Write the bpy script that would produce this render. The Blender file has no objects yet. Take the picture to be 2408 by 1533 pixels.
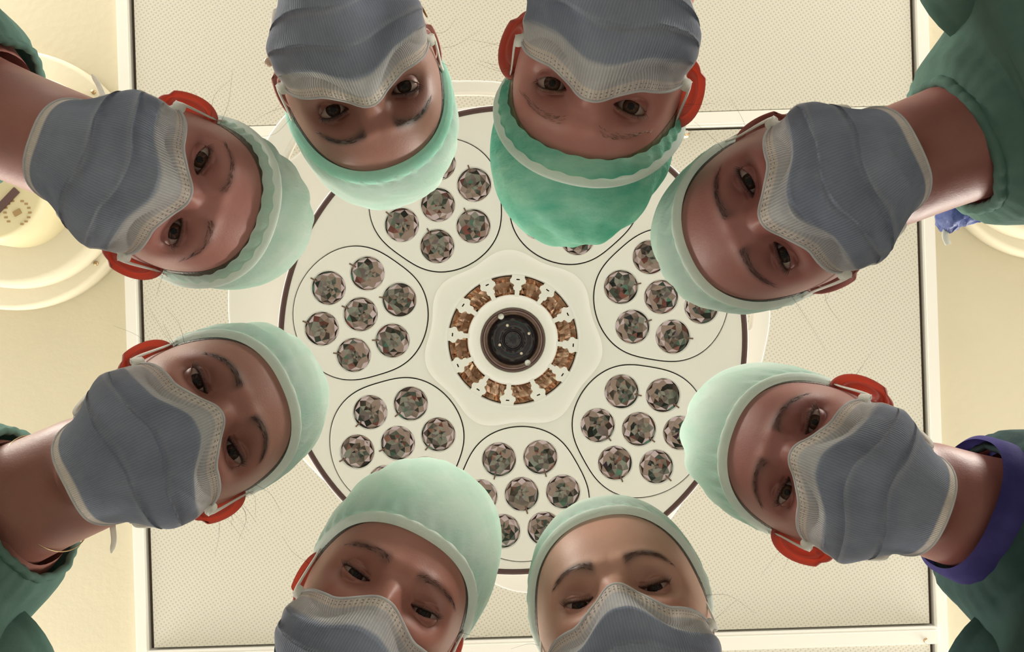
import bpy, math, random
import numpy as np
from mathutils import Vector, Matrix
PI = math.pi
sc = bpy.context.scene
COL = sc.collection

# ---------------------------------------------------------------- camera, world, exposure
F = 1900.0                      # focal length in pixels of the 2408 x 1533 frame
CX, CY, CZ = 1204.0, 766.5, 0.95
cam_d = bpy.data.cameras.new('camera'); cam_d.sensor_width = 36.0
cam_d.lens = 36.0 * F / 2408.0; cam_d.clip_start = 0.01
cam = bpy.data.objects.new('camera', cam_d); COL.objects.link(cam)
cam.location = (0, 0, CZ); cam.rotation_euler = (PI, 0, 0)      # looks straight up
sc.camera = cam
def W(px, py, Z):               # picture position at height Z above the camera -> world
    return np.array([(px - CX) / F * Z, (py - CY) / F * Z, CZ + Z])

sc.view_settings.view_transform = 'Standard'; sc.view_settings.look = 'None'
sc.view_settings.gamma = 1.0; sc.view_settings.use_curve_mapping = False
sc.view_settings.exposure = 0.22
wd = bpy.data.worlds.new('room_daylight'); sc.world = wd; wd.use_nodes = True
bg = wd.node_tree.nodes['Background']
bg.inputs[0].default_value = (1.0, 0.955, 0.88, 1); bg.inputs[1].default_value = 1.75

def area(name, loc, target, size, power, color):
    d = bpy.data.lights.new(name, 'AREA'); d.shape = 'RECTANGLE'; d.size, d.size_y = size
    d.energy = power; d.color = color
    o = bpy.data.objects.new(name, d); COL.objects.link(o); o.location = loc
    o.rotation_euler = (Vector(target) - Vector(loc)).to_track_quat('-Z', 'Y').to_euler()
    return o

for lx_, ly_ in ((-1.9, -1.5), (1.9, -1.5), (-1.9, 1.5), (1.9, 1.5)):     # unseen lights added for rims on the heads and glow in the caps
    area('rim_light', (lx_, ly_, 2.70), (0, 0, 1.55), (1.0, .35), 48, (1.0, .95, .86))

# ---------------------------------------------------------------- helpers
def tag(o, label=None, cat=None, group=None, kind=None):
    for k, v in (('label', label), ('category', cat), ('group', group), ('kind', kind)):
        if v: o[k] = v
    return o
def empty(name, loc=(0, 0, 0)):
    o = bpy.data.objects.new(name, None); COL.objects.link(o); o.location = loc
    o.empty_display_size = 0.1
    return o

class MB:                        # collects shells for ONE mesh object
    def __init__(s): s.v = []; s.f = []; s.m = []; s.c = []; s.uv = []; s.n = 0
    def add(s, V, Fc, mat=0, col=None, uv=None):
        V = np.asarray(V, float); k = s.n
        s.v.append(V); s.n += len(V)
        s.f += [tuple(i + k for i in f) for f in Fc]; s.m += [mat] * len(Fc)
        s.c.append(np.ones((len(V), 4)) if col is None else col)
        s.uv.append(np.zeros((len(V), 2)) if uv is None else uv)
        return s
    def build(s, name, mats, parent=None, smooth=True, ploc=None):
        me = bpy.data.meshes.new(name)
        V = np.concatenate(s.v)
        if ploc is not None: V = V - np.asarray(ploc)
        me.from_pydata(V.tolist(), [], s.f)
        if not isinstance(mats, (list, tuple)): mats = [mats]
        for m in mats: me.materials.append(m)
        me.polygons.foreach_set('material_index', s.m)
        me.polygons.foreach_set('use_smooth', [smooth] * len(s.f))
        a = me.color_attributes.new('Col', 'FLOAT_COLOR', 'POINT')
        a.data.foreach_set('color', np.concatenate(s.c).astype(np.float32).ravel())
        uvl = me.uv_layers.new(name='UVMap'); UV = np.concatenate(s.uv)
        li = np.empty(len(me.loops), dtype=np.int32); me.loops.foreach_get('vertex_index', li)
        uvl.data.foreach_set('uv', UV[li].astype(np.float32).ravel())
        me.update()
        o = bpy.data.objects.new(name, me); COL.objects.link(o)
        if parent is not None: o.parent = parent
        return o

def grid_faces(nu, nv, wrap_u=False, flip=False):   # points indexed [v][u]
    fs = []
    for j in range(nv - 1):
        for i in range(nu if wrap_u else nu - 1):
            i2 = (i + 1) % nu
            q = (j * nu + i, j * nu + i2, (j + 1) * nu + i2, (j + 1) * nu + i)
            fs.append(q[::-1] if flip else q)
    return fs
def nrm(v): v = np.asarray(v, float); return v / np.linalg.norm(v)
def catmull(P, n):
    P = np.asarray(P, float); Q = np.vstack([2 * P[0] - P[1], P, 2 * P[-1] - P[-2]]); out = []
    for i in range(len(P) - 1):
        p0, p1, p2, p3 = Q[i:i + 4]
        for t in np.arange(n) / n:
            out.append(.5 * (2 * p1 + (p2 - p0) * t + (2 * p0 - 5 * p1 + 4 * p2 - p3) * t * t + (3 * p1 - p0 - 3 * p2 + p3) * t ** 3))
    out.append(P[-1]); return np.array(out)
def tube(mb, P, R, seg=10, mat=0, cap=True, up=None, flat=1.0, closed=False, col=None):
    P = np.asarray(P, float); n = len(P); R = np.broadcast_to(np.asarray(R, float), (n,))
    T = np.gradient(P, axis=0) if not closed else np.roll(P, -1, 0) - np.roll(P, 1, 0)
    T /= np.linalg.norm(T, axis=1)[:, None] + 1e-12
    a = np.array(up if up is not None else ((0, 0, 1) if abs(T[0][2]) < .9 else (1, 0, 0)), float)
    V = []
    for i in range(n):
        a = a - T[i] * a.dot(T[i]); a /= np.linalg.norm(a) + 1e-12
        b = np.cross(T[i], a)
        for k in range(seg):
            t = 2 * PI * k / seg
            V.append(P[i] + R[i] * (math.cos(t) * a * flat + math.sin(t) * b))
    fs = grid_faces(seg, n, True)
    if closed:
        fs += [((n - 1) * seg + k, (n - 1) * seg + (k + 1) % seg, (k + 1) % seg, k) for k in range(seg)]
    elif cap:
        fs.append(tuple(range(seg))[::-1]); fs.append(tuple((n - 1) * seg + k for k in range(seg)))
    c = None
    if col is not None: c = np.tile(np.array(col, float), (len(V), 1))
    mb.add(V, fs, mat, c); return mb
def ribbon(mb, P, Nn, w, th=.0006, mat=0):          # flat strip with thickness along P, normals Nn
    P = np.asarray(P, float); n = len(P); T = np.gradient(P, axis=0); w = np.broadcast_to(np.asarray(w, float), (n,))
    V = []
    for i in range(n):
        t = nrm(T[i]); m = np.asarray(Nn[i], float); m = nrm(m - t * m.dot(t)); b = np.cross(t, m)
        for sx, sm in ((-1, 0), (1, 0), (1, 1), (-1, 1)): V.append(P[i] + b * w[i] * .5 * sx + m * th * sm)
    fs = grid_faces(4, n, True) + [(0, 1, 2, 3)[::-1], tuple((n - 1) * 4 + k for k in range(4))]
    mb.add(V, fs, mat); return mb
def sphere(mb, c, r, nu=20, nv=12, mat=0, sc3=(1, 1, 1)):
    V = []
    for j in range(nv + 1):
        e = -PI / 2 + PI * j / nv
        for i in range(nu):
            a = 2 * PI * i / nu
            V.append((c[0] + r * sc3[0] * math.cos(e) * math.cos(a), c[1] + r * sc3[1] * math.cos(e) * math.sin(a), c[2] + r * sc3[2] * math.sin(e)))
    mb.add(V, grid_faces(nu, nv + 1, True), mat); return mb
def box(mb, x0, x1, y0, y1, z0, z1, mat=0, rot=0.0):
    V = np.array([(x, y, z) for z in (z0, z1) for y in (y0, y1) for x in (x0, x1)], float)
    c, s = math.cos(rot), math.sin(rot)
    V = np.stack([V[:, 0] * c - V[:, 1] * s, V[:, 0] * s + V[:, 1] * c, V[:, 2]], 1)
    mb.add(V, [(0, 2, 3, 1), (4, 5, 7, 6), (0, 1, 5, 4), (2, 6, 7, 3), (0, 4, 6, 2), (1, 3, 7, 5)], mat); return mb
def lathe(mb, prof, c=(0, 0, 0), seg=64, mat=0, facet=None):   # prof: (r, z)
    V = []
    for r, z in prof:
        for i in range(seg):
            a = 2 * PI * i / seg
            V.append((c[0] + r * math.cos(a), c[1] + r * math.sin(a), c[2] + z))
    mb.add(V, grid_faces(seg, len(prof), True), mat); return mb
def plate(name, loops, z0, z1, mats, parent=None, bevel=0.0):   # solid plate with holes, loops in x,y (first is the outline)
    cu = bpy.data.curves.new(name, 'CURVE'); cu.dimensions = '2D'; cu.fill_mode = 'BOTH'
    cu.extrude = abs(z1 - z0) / 2 - bevel; cu.bevel_depth = bevel; cu.bevel_resolution = 2
    if bevel: cu.offset = -bevel
    for L in loops:
        sp = cu.splines.new('POLY'); sp.points.add(len(L) - 1); sp.use_cyclic_u = True
        for p, q in zip(sp.points, L): p.co = (q[0], q[1], 0, 1)
    tmp = bpy.data.objects.new(name, cu); COL.objects.link(tmp)
    dg = bpy.context.evaluated_depsgraph_get(); dg.update()
    me = bpy.data.meshes.new_from_object(tmp.evaluated_get(dg)); me.name = name
    bpy.data.objects.remove(tmp)
    me.materials.clear()
    me.materials.append(mats)
    me.transform(Matrix.Translation((0, 0, (z0 + z1) / 2)))
    for p in me.polygons: p.use_smooth = False
    o = bpy.data.objects.new(name, me); COL.objects.link(o)
    if parent is not None: o.parent = parent
    return o
def circ(c, r, n=48, ph=0): return [(c[0] + r * math.cos(ph + 2 * PI * i / n), c[1] + r * math.sin(ph + 2 * PI * i / n)) for i in range(n)]
def ss(x, a, b): t = np.clip((x - a) / (b - a), 0, 1); return t * t * (3 - 2 * t)
def ga(x, s): return np.exp(-(x / s) ** 2)
def smax(a, b, k): h = np.clip(.5 + .5 * (a - b) / k, 0, 1); return b + (a - b) * h + k * h * (1 - h)

# ---------------------------------------------------------------- materials
def nodes(name):
    m = bpy.data.materials.new(name); m.use_nodes = True; nt = m.node_tree
    return m, nt, nt.nodes['Principled BSDF'], nt.nodes['Material Output']
def set_in(b, **kw):
    for k, v in kw.items(): b.inputs[k.replace('_', ' ')].default_value = v
def bump(nt, b, src, dist, strength=1.0, prev=None):
    n = nt.nodes.new('ShaderNodeBump'); n.inputs['Distance'].default_value = dist; n.inputs['Strength'].default_value = strength
    nt.links.new(src, n.inputs['Height'])
    if prev is not None: nt.links.new(prev, n.inputs['Normal'])
    nt.links.new(n.outputs[0], b.inputs['Normal']); return n.outputs[0]
def noise(nt, scale, detail=4, rough=.55, coord='Object', stretch=None):
    tc = nt.nodes.new('ShaderNodeTexCoord'); n = nt.nodes.new('ShaderNodeTexNoise')
    n.inputs['Scale'].default_value = scale; n.inputs['Detail'].default_value = detail; n.inputs['Roughness'].default_value = rough
    src = tc.outputs[coord]
    if stretch:
        mp = nt.nodes.new('ShaderNodeMapping'); mp.inputs['Scale'].default_value = stretch
        nt.links.new(src, mp.inputs[0]); src = mp.outputs[0]
    nt.links.new(src, n.inputs['Vector']); return n.outputs[0]
def ramp(nt, src, stops):
    r = nt.nodes.new('ShaderNodeValToRGB'); e = r.color_ramp.elements
    while len(e) < len(stops): e.new(.5)
    for k, (p, c) in enumerate(stops): e[k].position = p; e[k].color = (*c, 1)
    nt.links.new(src, r.inputs[0]); return r.outputs[0]
def plain(name, col, rough=.5, metal=0.0, bumpd=0, bs=200, var=0.0, **kw):
    m, nt, b, o = nodes(name)
    set_in(b, Base_Color=(*col, 1), Roughness=rough, Metallic=metal, **kw)
    n = noise(nt, bs, 3)
    if var:
        c = ramp(nt, noise(nt, 3.0, 4), [(.3, [x * (1 - var) for x in col]), (.7, [min(1, x * (1 + var)) for x in col])])
        nt.links.new(c, b.inputs['Base Color'])
    if bumpd: bump(nt, b, n, bumpd)
    return m
def cloth(name, ca, cb, trans=.4, tcol=None, fine=.00015, wr=.0015, wscale=18, uvlines=0, vcol=False, rough=.85, stretch=None, fscale=900):
    m, nt, b, out = nodes(name)
    n1 = noise(nt, wscale, 5, .6, stretch=stretch)
    c = ramp(nt, n1, [(.32, ca), (.68, cb)])
    if vcol:
        at = nt.nodes.new('ShaderNodeVertexColor'); at.layer_name = 'Col'
        mx = nt.nodes.new('ShaderNodeMix'); mx.data_type = 'RGBA'; mx.blend_type = 'MULTIPLY'; mx.inputs[0].default_value = 1
        nt.links.new(c, mx.inputs[6]); nt.links.new(at.outputs[0], mx.inputs[7]); c = mx.outputs[2]
    nt.links.new(c, b.inputs['Base Color']); set_in(b, Roughness=rough)
    b.inputs['Specular IOR Level'].default_value = .2
    nrm_ = bump(nt, b, n1, wr)
    nrm_ = bump(nt, b, noise(nt, fscale, 2), fine, 1, nrm_)
    if uvlines:
        tc = nt.nodes.new('ShaderNodeTexCoord'); sx = nt.nodes.new('ShaderNodeSeparateXYZ'); nt.links.new(tc.outputs['UV'], sx.inputs[0])
        ml = nt.nodes.new('ShaderNodeMath'); ml.operation = 'MULTIPLY'; ml.inputs[1].default_value = uvlines * 2 * PI; nt.links.new(sx.outputs[0], ml.inputs[0])
        sn = nt.nodes.new('ShaderNodeMath'); sn.operation = 'SINE'; nt.links.new(ml.outputs[0], sn.inputs[0])
        nrm_ = bump(nt, b, sn.outputs[0], .00016, 1, nrm_)
        dk = nt.nodes.new('ShaderNodeMix'); dk.data_type = 'RGBA'; dk.blend_type = 'MULTIPLY'
        mr = nt.nodes.new('ShaderNodeMapRange'); mr.inputs[1].default_value = .2; mr.inputs[2].default_value = 1.0; mr.inputs[3].default_value = 0; mr.inputs[4].default_value = .36
        nt.links.new(sn.outputs[0], mr.inputs[0]); nt.links.new(mr.outputs[0], dk.inputs[0])
        nt.links.new(c, dk.inputs[6]); dk.inputs[7].default_value = (.55, .55, .62, 1)
        c = dk.outputs[2]; nt.links.new(c, b.inputs['Base Color'])
    tr = nt.nodes.new('ShaderNodeBsdfTranslucent')
    if tcol is None: nt.links.new(c, tr.inputs[0])
    else: tr.inputs[0].default_value = (*tcol, 1)
    nt.links.new(nrm_, tr.inputs['Normal'])
    ms = nt.nodes.new('ShaderNodeMixShader'); ms.inputs[0].default_value = trans
    nt.links.new(b.outputs[0], ms.inputs[1]); nt.links.new(tr.outputs[0], ms.inputs[2]); nt.links.new(ms.outputs[0], out.inputs[0])
    return m
def skin_mat(name, base, ear=False):
    m, nt, b, out = nodes(name)
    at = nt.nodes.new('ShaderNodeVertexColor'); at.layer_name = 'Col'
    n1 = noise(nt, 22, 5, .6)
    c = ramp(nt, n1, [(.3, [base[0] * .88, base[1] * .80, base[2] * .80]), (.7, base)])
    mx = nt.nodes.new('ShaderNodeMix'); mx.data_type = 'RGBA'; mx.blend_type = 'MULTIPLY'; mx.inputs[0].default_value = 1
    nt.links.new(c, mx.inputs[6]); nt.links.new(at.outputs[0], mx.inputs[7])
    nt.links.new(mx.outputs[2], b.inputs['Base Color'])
    set_in(b, Roughness=.48, Subsurface_Weight=.12, Subsurface_Scale=.006)
    b.inputs['Subsurface Radius'].default_value = (1, .35, .2)
    nn = bump(nt, b, noise(nt, 700, 3), .00012)
    bump(nt, b, n1, .0006, 1, nn)
    if ear:
        tr = nt.nodes.new('ShaderNodeBsdfTranslucent'); tr.inputs[0].default_value = (1.0, .30, .20, 1)
        ms = nt.nodes.new('ShaderNodeMixShader'); ms.inputs[0].default_value = .42
        nt.links.new(b.outputs[0], ms.inputs[1]); nt.links.new(tr.outputs[0], ms.inputs[2]); nt.links.new(ms.outputs[0], out.inputs[0])
    return m

M_paint = plain('cream_ceiling_paint', (.53, .48, .35), .7, bumpd=.0004, bs=60, var=.03)
M_white = plain('white_enamel', (.72, .70, .66), .35)
M_trim = plain('white_frame_paint', (.70, .685, .63), .4)
M_lampwhite = plain('lamp_white', (.80, .775, .72), .30, var=.01)
M_gasket = plain('brown_gasket', (.075, .032, .026), .5)
M_groove = plain('dark_groove', (.06, .04, .03), .7)
M_mirror = plain('reflector_chrome', (.24, .195, .18), .12, 1.0)
M_amber = plain('amber_reflector', (.85, .58, .44), .18, 1.0, bumpd=.001, bs=60)
M_black = plain('black_glass', (.018, .012, .016), .12)
M_bezel = plain('brown_bezel', (.16, .10, .085), .22, .6)
M_tab = plain('brown_led_tab', (.14, .08, .055), .5)
M_screw = plain('pale_screw', (.75, .65, .5), .3, .3)
M_brass = plain('brass', (.35, .24, .12), .35, .7)
M_bead = plain('pearl', (.7, .55, .45), .25)
M_floor = plain('floor_vinyl', (.50, .46, .38), .5, var=.05)
M_sheet = cloth('table_sheet', (.55, .55, .56), (.62, .61, .61), 0)
M_cap = cloth('mint_cap_cloth', (.66, .91, .81), (.84, .96, .91), .62, wr=.0040, wscale=16, stretch=(1, 2.2, 1))
M_cap2 = cloth('teal_cap_cloth', (.16, .60, .46), (.48, .84, .68), .5, wr=.005, wscale=20, stretch=(1, 2.5, 1))
M_band = cloth('white_cap_band', (.84, .90, .86), (.92, .94, .90), .45, wr=.0006, wscale=60)
M_capband = cloth('green_cap_band', (.45, .80, .68), (.55, .86, .74), .4, wr=.0008, wscale=60)
M_mask = cloth('blue_mask_cloth', (.235, .262, .345), (.34, .375, .46), .35, wr=.0045, wscale=15, uvlines=95, vcol=True, fine=.0001, )
M_maskwhite = cloth('white_mask_edge', (.62, .62, .64), (.72, .71, .71), .45, wr=.0006, wscale=50)
M_stitch = plain('grey_stitching', (.16, .15, .18), .8)
M_loop = cloth('white_elastic', (.78, .78, .74), (.86, .85, .80), .4, wr=.0003, wscale=90)
M_gown = cloth('green_gown_cloth', (.075, .145, .125), (.13, .235, .195), .15, wr=.006, wscale=9)
M_gowndark = cloth('dark_gown_cloth', (.025, .045, .05), (.05, .11, .10), .1, wr=.006, wscale=9)
M_navy = cloth('navy_band_cloth', (.035, .03, .14), (.06, .05, .20), .1, wr=.001, wscale=30)
M_bluefilm = cloth('blue_plastic_film', (.10, .13, .34), (.28, .33, .58), .5, wr=.004, wscale=40, rough=.35)
M_trousers = cloth('green_trouser_cloth', (.06, .17, .14), (.09, .22, .18), 0, wr=.006, wscale=9)
M_clog = plain('white_rubber_clog', (.7, .7, .68), .5)
def hair_mat(name, c):
    m, nt, b, o = nodes(name)
    n = noise(nt, 60, 4, .6, stretch=(6, 1, 1)); nt.links.new(ramp(nt, n, [(.3, [x * .5 for x in c]), (.7, c)]), b.inputs['Base Color'])
    set_in(b, Roughness=.45); bump(nt, b, n, .0012); return m
def eye_mat(name, iris):
    m, nt, b, o = nodes(name)
    tc = nt.nodes.new('ShaderNodeTexCoord'); sx = nt.nodes.new('ShaderNodeSeparateXYZ'); nt.links.new(tc.outputs['Object'], sx.inputs[0])
    def mth(op, a, bb):
        n = nt.nodes.new('ShaderNodeMath'); n.operation = op
        for k, q in enumerate((a, bb)):
            if q is None: continue
            if isinstance(q, (int, float)): n.inputs[k].default_value = q
            else: nt.links.new(q, n.inputs[k])
        return n.outputs[0]
    r = mth('SQRT', mth('ADD', mth('MULTIPLY', sx.outputs[0], sx.outputs[0]), mth('MULTIPLY', sx.outputs[1], sx.outputs[1])), None)
    rr = mth('MULTIPLY', r, 1 / .0125)
    c = ramp(nt, rr, [(.0, (.004, .003, .003)), (.19, (.004, .003, .003)), (.23, iris), (.44, [x * .7 for x in iris]), (.49, (.02, .012, .01)), (.53, (.30, .225, .20)), (.9, (.26, .15, .13))])
    nt.links.new(c, b.inputs['Base Color']); set_in(b, Roughness=.22); b.inputs['Specular IOR Level'].default_value = .15
    return m
EYE_BROWN = eye_mat('brown_eye', (.06, .028, .018)); EYE_DARK = eye_mat('dark_eye', (.03, .014, .01))

# ================================================================= ROOM (1 px = 1 mm at the ceiling, Z = 1.9)
ZC = 1.90; WC = CZ + ZC
RT = -math.radians(1.8)
def cp(px, py, Z=ZC): p = W(px, py, Z); return (p[0], p[1])
mb = MB(); box(mb, -3.2, 3.2, -3.0, 3.0, WC, WC + .1)
tag(mb.build('ceiling', M_paint, smooth=False), kind='structure')
mb = MB(); box(mb, -4, 4, -4, 4, -.1, 0)
tag(mb.build('floor', M_floor, smooth=False), kind='structure')

def perforated():
    m, nt, b, o = nodes('perforated_panel')
    tc = nt.nodes.new('ShaderNodeTexCoord'); mp = nt.nodes.new('ShaderNodeMapping')
    mp.inputs['Rotation'].default_value = (0, 0, math.radians(33)); mp.inputs['Scale'].default_value = (125, 125, 0)
    nt.links.new(tc.outputs['Object'], mp.inputs[0])
    v = nt.nodes.new('ShaderNodeTexVoronoi'); v.voronoi_dimensions = '2D'; v.inputs['Randomness'].default_value = 0; v.inputs['Scale'].default_value = 1
    nt.links.new(mp.outputs[0], v.inputs['Vector'])
    c = ramp(nt, v.outputs['Distance'], [(.12, (.38, .355, .28)), (.30, (.54, .52, .445))])
    nt.links.new(c, b.inputs['Base Color']); set_in(b, Roughness=.6)
    bump(nt, b, v.outputs['Distance'], .001, .4); return m
M_perf = perforated()
def rotpt(x, y): c, s = math.cos(RT), math.sin(RT); return x * c - y * s, x * s + y * c
XL, XR, Y1, Y2, Y3 = -.863, .956, -.461, .742, 1.30
def panel(name, x0, x1, y0, y1, lab):
    root = empty(name, (0, 0, WC)); tag(root, lab, 'ceiling panel', 'perforated panels between the white ceiling bars')
    m1 = MB(); box(m1, x0 + .012, x1 - .012, y0 + .006, y1 - .006, -.030, -.016, rot=RT); m1.build('perforated_sheet', M_perf, root, False)
    m2 = MB()
    box(m2, x0, x1, y0, y1, -.016, 0.0, rot=RT)
    m2.build('dark_backing', M_groove, root, False)
    m3 = MB()                                            # shallow return edge of the sheet
    for (a, b_, c_, d_) in ((x0 + .012, x0 + .050, y0 + .006, y1 - .006), (x1 - .050, x1 - .012, y0 + .006, y1 - .006)):
        box(m3, a, b_, c_, d_, -.034, -.030, rot=RT)
    return root
panel('ceiling_panel', XL, XR, -1.75, Y1 - .016, 'perforated cream ceiling panel above the top crossbar')
panel('ceiling_panel', XL, XR, Y1 + .016, Y2 - .018, 'large perforated cream ceiling panel behind the round surgical lamp')
panel('ceiling_panel', XL, XR, Y2 + .018, 1.9, 'perforated ceiling panel beyond the bottom crossbar')
def bar(name, x0, x1, y0, y1, d=.045):
    m = MB(); box(m, x0, x1, y0, y1, -d, 0, rot=RT); box(m, x0 + .006 if x1 - x0 > .5 else x0 + .004, x1 - .004, y0 + .004, y1 - .004, -d - .004, -d, rot=RT)
    o = m.build(name, M_trim, None, False); o.location = (0, 0, WC); tag(o, kind='structure'); return o
bar('trim_1', XL, XR, Y1 - .016, Y1 + .016)
bar('trim_2', XL, XR, Y2 - .018, Y2 + .018)
bar('trim_3', XL - .030, XL, -1.75, 1.9, .030); bar('trim_4', XR, XR + .030, -1.75, 1.9, .030)

def badge(mb, c, z, r):
    for k in range(16):
        if k in (4, 5, 12): continue
        a = 2 * PI * k / 16
        box(mb, c[0] + r * math.cos(a) - .0035, c[0] + r * math.cos(a) + .0035, c[1] + r * math.sin(a) - .002, c[1] + r * math.sin(a) + .002, z - .0006, z)
def canopy(pc, rpx, label, extras):
    c = cp(pc[0], pc[1], ZC - .035); root = empty('ceiling_mount', (c[0], c[1], WC)); tag(root, label, 'ceiling mount')
    r = rpx * (ZC - .035) / F
    m = MB(); lathe(m, [(0, -.035), (r - .012, -.035), (r - .002, -.030), (r, -.018), (r, 0), (0, 0)], seg=120); m.build('outer_ring', M_paint, root)
    c2 = cp(pc[0], pc[1], ZC - .085); d2 = (c2[0] - c[0], c2[1] - c[1])
    ri = rpx * .83 * (ZC - .085) / F
    m = MB(); lathe(m, [(0, -.085), (ri - .02, -.085), (ri - .004, -.078), (ri, -.060), (ri, -.034), (0, -.034)], (*d2, 0), seg=120); m.build('inner_cover', M_paint, root)
    for a in extras:
        q = (.925 * r * math.cos(a), .925 * r * math.sin(a))
        m = MB(); lathe(m, [(0, -.040), (.0045, -.040), (.0055, -.0348)], (q[0], q[1], 0), 12); m.build('screw', M_brass, root)
    return root, c
lm, lc = canopy((22, 421), 308, 'round cream ceiling mount with lamp arm hub, behind left heads', (-.80, .77))
def hp_(px, py, dz): q = cp(px, py, ZC - dz); return (q[0] - lc[0], q[1] - lc[1])
hub = hp_(-32, 432, .21)
m = MB(); lathe(m, [(0, -.21), (.112, -.21), (.122, -.203), (.122, -.085), (0, -.085)], (hub[0], hub[1], 0), 80)
m.build('arm_hub', plain('pale_yellow_plastic', (.52, .46, .28), .5), lm)
m = MB(); box(m, -.050, .050, -.0075, .0075, -.214, -.21, rot=math.radians(-46)); o_ = m.build('hub_slot', M_gasket, lm, False); o_.location = (*hp_(2, 487, .21), 0)
m = MB(); box(m, -.008, .008, -.0055, .0055, -.2125, -.21, rot=-.5); badge(m, (0, 0), -.2101, .026)
o_ = m.build('badge_mark', M_brass, lm, False); o_.location = (*hp_(41, 500, .21), 0)
canopy((2478, 332), 276, 'round cream ceiling mount behind the upper right shoulder', (2.37,))
def small_fitting(px, py, label, r):
    c = cp(px, py); root = empty('ceiling_fitting', (c[0], c[1], WC - .030)); tag(root, label, 'ceiling fitting')
    m = MB(); lathe(m, [(0, -.010), (r * .7, -.010), (r * .8, -.004), (r, -.003), (r, 0), (0, 0)], seg=6 if r > .008 else 12); m.build('escutcheon', M_trim, root, False)
    m = MB(); tube(m, [(r * .7 * math.cos(t) , r * .5 * math.sin(t), -.010 - .003 * t) for t in np.linspace(0, 4.2, 14)], .0022, 8); m.build('brass_hook', M_brass, root)
small_fitting(2158, 1487, 'small brass ceiling fitting in the lower right panel corner', .013)
small_fitting(1605, 323, 'small curled brass hook below the crossbar, beside the red ear', .010)

# ================================================================= SURGICAL LAMP
ZL = 1.172; S = ZL / F; LC = ((1206 - CX) * S, (799 - CY) * S)
lamp = empty('surgical_lamp', (LC[0], LC[1], CZ + ZL))
tag(lamp, 'large round white surgical lamp with seven reflector pods around a dark centre', 'surgical lamp')
def L(px, py): return ((px - 1206) * S, (py - 799) * S)
def smooth_loop(P, n=10):
    P = np.array(P, float); k = len(P); out = []
    for i in range(k):
        p0, p1, p2, p3 = P[(i - 1) % k], P[i], P[(i + 1) % k], P[(i + 2) % k]
        for t in np.arange(n) / n:
            out.append(tuple(.5 * (2 * p1 + (p2 - p0) * t + (2 * p0 - 5 * p1 + 4 * p2 - p3) * t * t + (3 * p1 - p0 - 3 * p2 + p3) * t ** 3)))
    return out
# rear plate with grip slots
outl = smooth_loop([L(*p) for p in [(1120, 158), (900, 165), (700, 195), (640, 245), (585, 325), (530, 470), (500, 700), (530, 860), (640, 1040), (760, 1170), (960, 1330), (1120, 1390), (1240, 1428), (1400, 1395), (1560, 1285), (1650, 1170), (1780, 980), (1830, 830), (1842, 700), (1790, 560), (1680, 440), (1600, 370), (1480, 255), (1330, 195), (1220, 170)]], 6)
def slot(pts): return smooth_loop([L(*p) for p in pts], 6)
slots = [slot([(1000, 196), (1120, 188), (1230, 200), (1330, 226), (1340, 244), (1260, 234), (1120, 222), (1000, 234)]),
         slot([(1772, 640), (1796, 650), (1802, 700), (1800, 765), (1786, 775), (1775, 760), (1772, 700)]),
         slot([(690, 262), (720, 250), (700, 310), (660, 350), (645, 345)])]
plate('rear_plate', [outl] + slots, .060, .085, M_lampwhite, lamp, .004)
m = MB(); R = 551 * S
lathe(m, [(R - .004, -.004), (R + .002, .002), (R + .005, .012), (R + .003, .060), (R - .05, .110), (.12, .130), (0, .130)], seg=180); m.build('housing', M_lampwhite, lamp)
m = MB(); lathe(m, [(R - .0085, -.002), (R - .007, -.005), (R - .001, -.005), (R + .0005, -.001), (R, .004)], seg=180)
m.build('gasket', M_gasket, lamp)
# pod outlines
def pod_outline(rad, n=144, ang=0, c=(0, 0)):
    out = []
    for i in range(n):
        t = 2 * PI * i / n                      # angle from the outward direction
        d = lambda a: math.exp(-((((t - a + PI) % (2 * PI)) - PI) / .42) ** 2)
        r = rad * (1 - .065 * (d(PI - 1.12) + d(PI + 1.12)) + .02 * (d(1.15) + d(-1.15)))
        out.append((c[0] + r * math.cos(ang + t), c[1] + r * math.sin(ang + t)))
    return out
podang = [math.radians(86.7 + 360 / 7 * k) for k in range(7)]
pods = [((362 * S) * math.cos(a), (362 * S) * math.sin(a), a) for a in podang]
RP = 157 * S; G = 2.6 * S
plate('face_plate', [circ((0, 0), R - .008, 180)] + [pod_outline(RP + G, 144, a, (x, y)) for x, y, a in pods] + [circ((0, 0), 153 * S, 96)], -.004, .006, M_lampwhite, lamp, .0012)
m = MB(); lathe(m, [(0, .0), (R - .01, .0)], (0, 0, .052), 120); m.build('backing_plate', M_groove, lamp)
def spec_face(rr, prof, seg):  # faceted bowl
    V = []
    for k, (r, z) in enumerate(prof):
        for i in range(seg):
            a = 2 * PI * (i + (.5 if k % 2 else 0)) / seg
            V.append((r * math.cos(a), r * math.sin(a), z))
    fs = []
    for j in range(len(prof) - 1):
        for i in range(seg):
            a, b_, c_, d_ = j * seg + i, j * seg + (i + 1) % seg, (j + 1) * seg + (i + 1) % seg, (j + 1) * seg + i
            if j % 2: fs += [(a, b_, c_), (a, c_, d_)]
            else: fs += [(a, b_, d_), (b_, c_, d_)]
    return V, fs
rr = 41 * S
bowl_mesh = None
rng = random.Random(5)
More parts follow.
